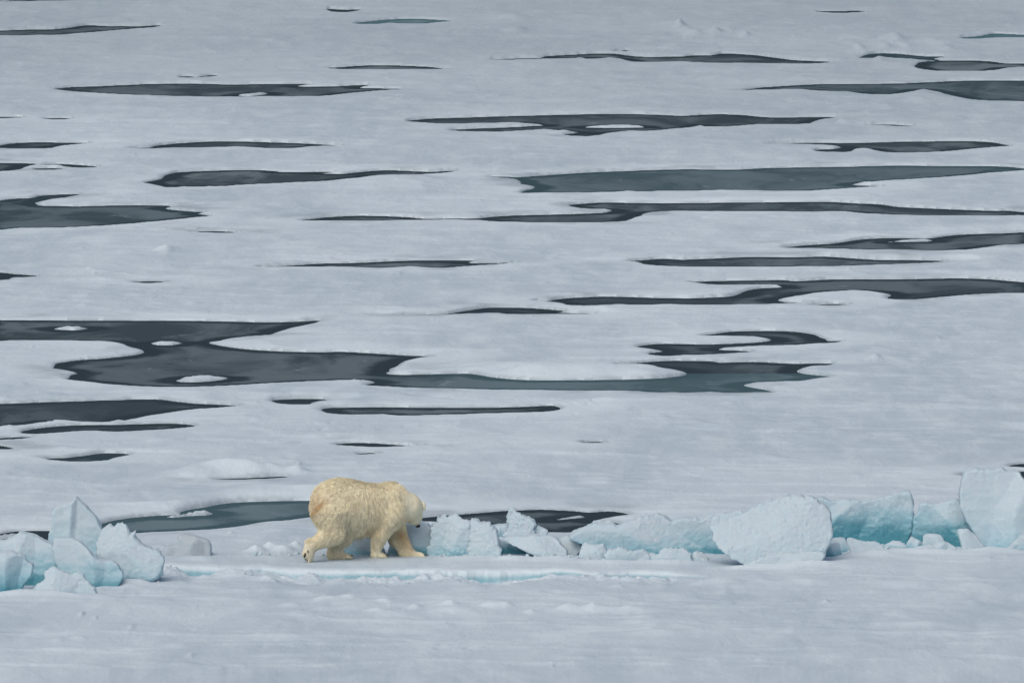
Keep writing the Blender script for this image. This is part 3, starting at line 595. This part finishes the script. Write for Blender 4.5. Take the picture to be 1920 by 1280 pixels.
# crumbs of ice around the feet of the blocks: uncountable, one object
def crumbs():
    VV, QQ = [], []; n0 = 0
    lines = [((820,1041),(1060,1045),70,.05),((1060,1048),(1330,1047),130,.05),((1400,1056),(1545,1052),50,.035),((1540,1035),(1900,1034),110,.045),
             ((460,1040),(700,1036),60,.05),((310,1068),(520,1082),30,.03),((140,1098),(300,1090),25,.03),((600,1088),(1270,1090),70,.025),((1640,1030),(1800,1020),50,.06)]
    for (xa, ya), (xb, yb), n, s in lines:
        n = n//2; s = s*.9
        for i in range(n):
            t = rng.random(); px = xa+(xb-xa)*t; py = ya+(yb-ya)*t+rng.normal()*1.6
            x, y = ground(px, py); x = float(x); y = float(y); r = s*(.35+rng.random()**2*1.1)
            b = rng.normal(size=(3, 3)); q, _ = np.linalg.qr(b)
            # jittered cuboctahedral lump: subdivided cube pushed to a rough ball
            g = [(a, b2, c) for a in (-1, 0, 1) for b2 in (-1, 0, 1) for c in (-1, 0, 1) if (a, b2, c) != (0, 0, 0)]
            P = np.array(g, float); P /= np.linalg.norm(P, axis=1)[:,None]**.7; P *= (1+.22*rng.normal(size=(26, 1)))
            P = (P*(1, .9, .75))@q*r; id_ = {v: j for j, v in enumerate(g)}
            P += (x, y, zat(x, y)+r*.05)
            for ax in range(3):
                for sg in (-1, 1):
                    for u in (-1, 0):
                        for v in (-1, 0):
                            c = []
                            for du, dv2 in ((0,0),(1,0),(1,1),(0,1)):
                                e = [0, 0, 0]; e[ax] = sg; e[(ax+1) % 3] = u+du; e[(ax+2) % 3] = v+dv2; c.append(id_[tuple(e)]+n0)
                            QQ.append(c if sg > 0 else c[::-1])
            VV.append(P); n0 += 26
    V = np.concatenate(VV); me = mesh_np('ice_rubble', V, np.array(QQ), {'blue': np.full(len(V), .08), 'grey': np.zeros(len(V))})
    tag(link('ice_rubble', me, MI), 'crumbs of broken white ice strewn along the foot of the ridge', 'rubble', None, 'stuff')
crumbs()

# ---------------------------------------------------------------- polar bear
# joints in metres: X right of photo column 690, d away from the row the front paws stand on, Zi height as seen in the photo
BX, BY = ground(690, 1040); BX = float(BX); BY = float(BY)
T6 = math.tan(R(6.0))
def J(x, d, zi): return np.array([x*(1+0*d), d, zi-d*T6])
def rcone(P, a, b, ra, rb):
    ab = b-a; t = np.clip(((P-a)@ab)/(ab@ab), 0, 1)
    return np.linalg.norm(P-a-t[...,None]*ab, axis=-1)-(ra+(rb-ra)*t)
def ell(P, c, r, ang=0.0, pitch=0.0):
    q = P-c; ca, sa = math.cos(ang), math.sin(ang)
    x = q[...,0]*ca+q[...,1]*sa; y = -q[...,0]*sa+q[...,1]*ca; z = q[...,2]
    cp, sp = math.cos(pitch), math.sin(pitch); x, z = x*cp+z*sp, -x*sp+z*cp
    k0 = np.sqrt((x/r[0])**2+(y/r[1])**2+(z/r[2])**2); k1 = np.sqrt((x/r[0]**2)**2+(y/r[1]**2)**2+(z/r[2]**2)**2)
    return k0*(k0-1)/(k1+1e-9)
YAW = R(33)
h = .0155
gx = np.arange(-1.36, 1.28, h); gy = np.arange(-1.32, .78, h); gz = np.arange(-.10, 1.64, h)
P = np.stack(np.meshgrid(gx, gy, gz, indexing='ij'), -1)
D = ell(P, J(-.60,-.52,.968), (.50,.43,.505), YAW)                       # rump
D = smin(D, ell(P, J(-.22,-.29,.895), (.60,.45,.530), YAW), .12)          # barrel
D = smin(D, ell(P, J(.30,.02,.90), (.47,.37,.45), YAW), .12)              # chest
D = smin(D, ell(P, J(.12,-.08,.915), (.42,.42,.455), YAW), .14)
D = smin(D, ell(P, J(-.42,-.42,.965), (.42,.42,.495), YAW), .12)
D = smin(D, ell(P, J(.44,.06,1.155), (.27,.25,.27), YAW), .12)             # shoulder hump
D = smin(D, rcone(P, J(.42,.06,1.02), J(.74,.20,.955), .35, .275), .10)   # neck
D = smin(D, ell(P, J(.85,.27,.905), (.175,.175,.19), YAW), .06)           # skull
D = smin(D, rcone(P, J(.83,.26,.86), J(.86,.32,.76), .175, .145), .05)    # cheeks
D = smin(D, rcone(P, J(.895,.33,.78), J(.905,.40,.655), .118, .066), .045) # muzzle
# near hind leg pushing off
L = rcone(P, J(-.68,-.80,.80), J(-.66,-.86,.47), .345, .235)
L = smin(L, rcone(P, J(-.66,-.86,.45), J(-.99,-.98,.245), .215, .125), .08)
L = smin(L, rcone(P, J(-1.06,-1.00,.245), J(-1.105,-1.03,.06), .112, .112), .05)
L = smin(L, rcone(P, J(-1.10,-1.03,.06), J(-1.075,-1.00,-.055), .105, .062), .04)
D = smin(D, L, .12)
# far hind leg planted
L = rcone(P, J(-.50,-.36,.75), J(-.46,-.42,.42), .30, .185)
L = smin(L, rcone(P, J(-.46,-.42,.42), J(-.62,-.50,.14), .175, .125), .06)
L = smin(L, rcone(P, J(-.65,-.52,.055), J(-.40,-.44,.015), .115, .068), .05)
D = smin(D, L, .07)
# near front leg
L = rcone(P, J(.42,-.20,.80), J(.235,-.26,.45), .27, .172)
L = smin(L, rcone(P, J(.235,-.26,.45), J(.150,-.24,.16), .155, .100), .05)
L = smin(L, rcone(P, J(.15,-.24,.055), J(.27,-.21,.02), .098, .065), .04)
D = smin(D, L, .075)
# far front leg reaching
L = rcone(P, J(.50,.22,.72), J(.555,.20,.38), .22, .175)
L = smin(L, rcone(P, J(.555,.20,.38), J(.73,.18,.11), .17, .125), .05)
L = smin(L, rcone(P, J(.72,.17,.06), J(.98,.14,.035), .10, .066), .04)
L = smin(L, rcone(P, J(.66,.17,.10), J(.68,.17,.05), .10, .09), .04)
D = smin(D, L, .05)
# toes
for (tx, td, tz), n, sp, r_, vec in (((.97,.14,.04),4,.055,.036,(.07,.0,-.01)),((.27,-.21,.03),4,.05,.034,(.06,.02,-.01)),((-.38,-.44,.02),4,.05,.034,(.06,.02,-.01))):
    for j in range(n):
        a = J(tx+.01*(j % 2), td+(j-(n-1)/2)*sp, tz); a[2] = tz-td*T6; D = smin(D, rcone(P, a, a+np.array(vec), r_, r_*.85), .015)
for j in range(4):
    a = J(-1.09, -1.02+(j-1.5)*.05, -.06); D = smin(D, rcone(P, a, a+np.array((.0,.01,-.045)), .034, .026), .015)
# tail lying on the rump, ears
D = smin(D, rcone(P, J(-.86,-.86,1.0), J(-.985,-.93,.82), .075, .055), .035)
EARS = smin(ell(P, J(1.048,.26,.975), (.036,.036,.092), R(20), R(10)), ell(P, J(.985,.50,.985), (.036,.036,.085), R(20), R(10)), .01)
# soft muscle and fat masses, then fur locks combed along the body
D += .014*fbm(P[...,0]*3.1, P[...,1]*3.1, P[...,2]*3.1+.4, o=2)
gzv = zat(BX, BY)
def locks(x, y, z):
    bb = np.where(x < -.5, -.35+.62*(x+.5), x+.15)*np.exp(.75*(z-.8))
    return fbm(bb*32+.35*noise(x*9, y*9, z*9+.1), z*3.8+.7*y*3, y*12+.3, o=2)
Lk = locks(P[...,0], P[...,1], P[...,2])
body_mask = sstep(.15, .45, P[...,2])*(1-.75*sstep(.72, .85, P[...,0]))
D += .011*Lk*body_mask+.007*fbm(P[...,0]*16, P[...,1]*16, P[...,2]*12+.2, o=2)
D = smin(D, EARS, .015)
D[0] = D[-1] = 1; D[:,0] = D[:,-1] = 1; D[:,:,0] = D[:,:,-1] = 1
V, Q = surface_nets(D, (gx[0], gy[0], gz[0]), h)
del D, P, Lk

def fur_colour(V):
    """coat staining and the painted tail crease shade, 0 cream .. 1 orange brown, and grey soil, by place on the animal"""
    x, d, z = V.T; zi = z+d*T6
    st = np.zeros(len(V))
    def spot(cx, cz, rx, rz, a, ang=0):
        ca, sa = math.cos(ang), math.sin(ang); u = (x-cx)*ca+(zi-cz)*sa; v = -(x-cx)*sa+(zi-cz)*ca
        return a*np.exp(-((u/rx)**2+(v/rz)**2))
    st += spot(-.93, .915, .17, .03, 1.6, R(45))+spot(-.95, .98, .15, .20, .5)  # narrow spot paints the shade of the tail crease, wide one is staining
    st += spot(.62, .42, .13, .16, .9)*(d > 0)+spot(.74, .2, .15, .2, .5)*(d > 0)
    st += spot(.06, .50, .16, .08, .5)+spot(.02, 1.33, .35, .10, .08)+spot(.75, .72, .10, .07, .35)+spot(.2, .7, .12, .3, .2)
    st += spot(-.6, .05, .2, .1, .35)
    soil = .5*np.exp(-((x+1.07)/.16)**2-((zi-.08)/.2)**2)+.15*np.exp(-((x+.5)/.4)**2-((zi-.4)/.3)**2)*(x < 0)
    soil += .3*np.exp(-((x+.62)/.2)**2-((zi-.15)/.15)**2)*(d > -.7)
    return np.clip(st, 0, 1.35), np.clip(soil, 0, 1)

def mat_fur(name, dark):
    m = M(name); st = m.attr('stain_crease'); so = m.attr('soil')
    n = m.noise(7, 4); n2 = m.noise(40, 2)
    k = dark
    c = m.mix(m.ramp(n, .3, .7), tuple(v*k for v in (.83, .775, .575)), tuple(v*k for v in (.88, .835, .65)))
    c = m.mix(st, c, tuple(v*k for v in (.58, .41, .22)))
    c = m.mix(so, c, tuple(v*k for v in (.50, .46, .36)))
    c = m.mix(m.ramp(n2, .35, .75, 0, .35), c, tuple(v*k for v in (.45, .36, .22)))
    if dark > 1: c = m.mix(m.attr('lock'), c, tuple(v*k for v in (.46, .405, .30)))
    m.l(c, m.p.inputs['Base Color'])
    m.p.inputs['Roughness'].default_value = .75; m.p.inputs['Specular IOR Level'].default_value = .12
    return m.m
MF, MFH = mat_fur('bear_undercoat', .92), mat_fur('bear_fur', 1.10)
st, so = fur_colour(V)
bear = link('polar_bear', mesh_np('polar_bear', V, Q, {'stain_crease': st, 'soil': so}), MF)
bear.location = (BX, BY, gzv-.018)
tag(bear, 'cream coloured polar bear walking along the ice ridge with its head lowered', 'polar bear')

# guard hairs, combed down and back, gathered in locks
def make_fur(V, Q, n=190000):
    tri = np.concatenate([Q[:,[0,1,2]], Q[:,[0,2,3]]])
    a, b, c = V[tri[:,0]], V[tri[:,1]], V[tri[:,2]]
    nr = np.cross(b-a, c-a); ar = np.linalg.norm(nr, axis=1); nr /= ar[:,None]+1e-12
    pick = rng.choice(len(tri), n, p=ar/ar.sum())
    u = rng.random((n, 2)); f = u.sum(1) > 1; u[f] = 1-u[f]
    P = a[pick]+(b[pick]-a[pick])*u[:,:1]+(c[pick]-a[pick])*u[:,1:]; N = nr[pick]
    # smoothed normals
    vn = np.zeros_like(V)
    for j in range(3): np.add.at(vn, tri[:,j], nr)
    for _ in range(0): pass
    N = vn[tri[pick,0]]; N /= np.linalg.norm(N, axis=1)[:,None]+1e-9
    x, d, z = P.T; zi = z+d*T6
    flow = np.stack([(x+.15)*.75*np.ones(n), (x+.15)*.35-.05, -np.ones(n)], 1)
    head = sstep(.55, .80, x)*(zi > .5)
    back = np.array([-.55, -.35, -.35]); flow = flow*(1-head[:,None])+back*head[:,None]
    top = sstep(.6, .95, N[:,2])
    flow = flow+top[:,None]*np.array([-1.2, -.75, 0])
    flow -= N*np.sum(flow*N, 1)[:,None]; flow /= np.linalg.norm(flow, axis=1)[:,None]+1e-9
    flow += .06*rng.normal(size=(n, 3))
    # length map
    L = .040*np.ones(n); L *= 1-.62*head; ear = (x > .985)*(zi > .88); L *= 1-.6*ear; L *= 1-.45*sstep(.30, .10, zi)
    paw = (sstep(.85, .93, x)*(zi < .2)) ; L *= 1-.5*paw
    L *= 1-.55*((x < -.98) & (zi < .30)); L *= .75+.5*rng.random(n)
    belly = (zi < .55) & (x > -.45) & (x < .1) & (zi > .25); L = np.where(belly, L*1.35, L)
    # locks: tips gather towards the lock they belong to
    bb = np.where(x < -.5, -.35+.62*(x+.5), x+.15)*np.exp(.75*(z-.8)); cell = np.floor(bb*36+.5*noise(x*14, z*14, d*14+.2)).astype(int)*7919+np.floor(z*8+2.3*noise(bb*30, d*6, .5)).astype(int)*104729+np.floor(d*20).astype(int)*1299709
    _, inv = np.unique(cell, return_inverse=True); inv = inv.ravel(); k = inv.max()+1
    cnt = np.bincount(inv, minlength=k)[:,None]; cen = np.stack([np.bincount(inv, P[:,j], k) for j in range(3)], 1)/cnt
    ph = rng.normal(size=(k, 3))*.13
    dirv = flow+ph[inv]*.6; dirv -= N*np.minimum(np.sum(dirv*N, 1), 0)[:,None]; dirv /= np.linalg.norm(dirv, axis=1)[:,None]
    K = 5; pts = np.zeros((n, K, 3)); lift = .60
    for j in range(K):
        t = j/(K-1)
        pos = P-N*.006+L[:,None]*t*(N*lift*(1-.45*t)+dirv*(.35+.65*t))
        pull = (cen[inv]-P); pull -= N*np.sum(pull*N, 1)[:,None]; pn = np.linalg.norm(pull, axis=1)[:,None]+1e-9; pull *= np.minimum(pn, .016)/pn
        pts[:,j] = pos+pull*.80*t**1.2
    # blunt triangular blades would alias; use real hair curves
    cu = bpy.data.hair_curves.new('fur'); cu.add_curves([K]*n)
    cu.attributes['position'].data.foreach_set('vector', np.ascontiguousarray(pts.reshape(-1, 3), np.float32).ravel())
    rad = np.tile(np.array([.0021, .0019, .0016, .0011, .0003]), n)
    ra = cu.attributes.get('radius') or cu.attributes.new('radius', 'FLOAT', 'POINT')
    ra.data.foreach_set('value', rad.astype(np.float32))
    s1, s2 = fur_colour(P)
    lk = (rng.random(k)**2.2)[inv]*.66*(1-.6*head)*(1-.4*top)
    at = cu.attributes.new('lock', 'FLOAT', 'POINT'); at.data.foreach_set('value', np.repeat(lk, K).astype(np.float32))
    for nm, vv in (('stain_crease', s1), ('soil', s2)):
        at = cu.attributes.new(nm, 'FLOAT', 'POINT'); at.data.foreach_set('value', np.repeat(vv, K).astype(np.float32))
    cu.materials.append(MFH)
    o = bpy.data.objects.new('fur', cu); scene.collection.objects.link(o); o.parent = bear
    return o
make_fur(V, Q)

MB = simple('black_skin', (.012, .012, .014), .35, .5)
MC = simple('claw_horn', (.02, .018, .016), .3, .5)
MP = simple('paw_pad_skin', (.05, .045, .042), .7, .2)
def ball(name, c, r, ang, mat, pitch=0.0, n=20, m=12):
    th = np.linspace(0, 2*np.pi, n, endpoint=False); ph = np.linspace(0, np.pi, m+1)
    V = np.array([[math.sin(p)*math.cos(t)*r[0], math.sin(p)*math.sin(t)*r[1], math.cos(p)*r[2]] for p in ph for t in th])
    V[:,0] *= 1-.25*(V[:,2] < 0)*np.abs(V[:,2])/r[2]
    Q = [[i*n+j, (i+1)*n+j, (i+1)*n+(j+1) % n, i*n+(j+1) % n] for i in range(m) for j in range(n)]
    o = link(name, mesh_np(name, V, np.array(Q)), mat, bear); o.location = tuple(c); o.rotation_euler = (0, pitch, ang); return o
ball('nose', J(.925,.415,.608), (.055,.058,.040), YAW, MB, R(35))
ball('eye', J(1.005,.30,.77), (.013,.013,.013), 0, MB); ball('eye', J(.93,.47,.79), (.013,.013,.013), 0, MB)
def claw(p, dirx):
    V, Qc = [], []; n = 6; K = 5
    dirx = np.array(dirx, float)/np.linalg.norm(dirx); sd = np.cross(dirx, (0, 0, 1)); sd /= np.linalg.norm(sd)+1e-9; upv = np.cross(sd, dirx)
    for i in range(K):
        t = i/(K-1); c = dirx*.055*t-np.array((0, 0, 1))*.022*t*t; r = .0115*(1-t*.9)
        for j in range(n):
            a = 2*math.pi*j/n; V.append(c+sd*r*math.cos(a)+upv*r*1.2*math.sin(a))
    for i in range(K-1):
        for j in range(n): Qc.append([i*n+j, i*n+(j+1) % n, (i+1)*n+(j+1) % n, (i+1)*n+j])
    o = link('claw', mesh_np('claw', np.array(V), np.array(Qc)), MC, bear); o.location = tuple(p)
for j in range(4): claw(J(1.055+.01*(j % 2), .14+(j-1.5)*.055, .058), (1, .1, .05))
for j in range(4): claw(J(.345, -.21+(j-1.5)*.05, .05), (1, .3, -.15))
for j in range(4): claw(J(-.305, -.44+(j-1.5)*.05, .045), (1, .3, -.15))
for j in range(4): claw(J(-1.10, -1.02+(j-1.5)*.05, -.085), (-.25, .0, -1))
ball('paw_pad', J(-1.165,-1.135,.045), (.022,.012,.052), R(-30), MP, R(20))
ball('paw_pad', J(-1.105,-1.155,.115), (.013,.010,.030), R(-30), MP, R(-15))
for j in range(3): ball('paw_pad', J(-1.145+.03*j,-1.12,-.035-.012*j), (.012,.010,.016), R(-30), MP)
scene.render.engine = 'CYCLES'
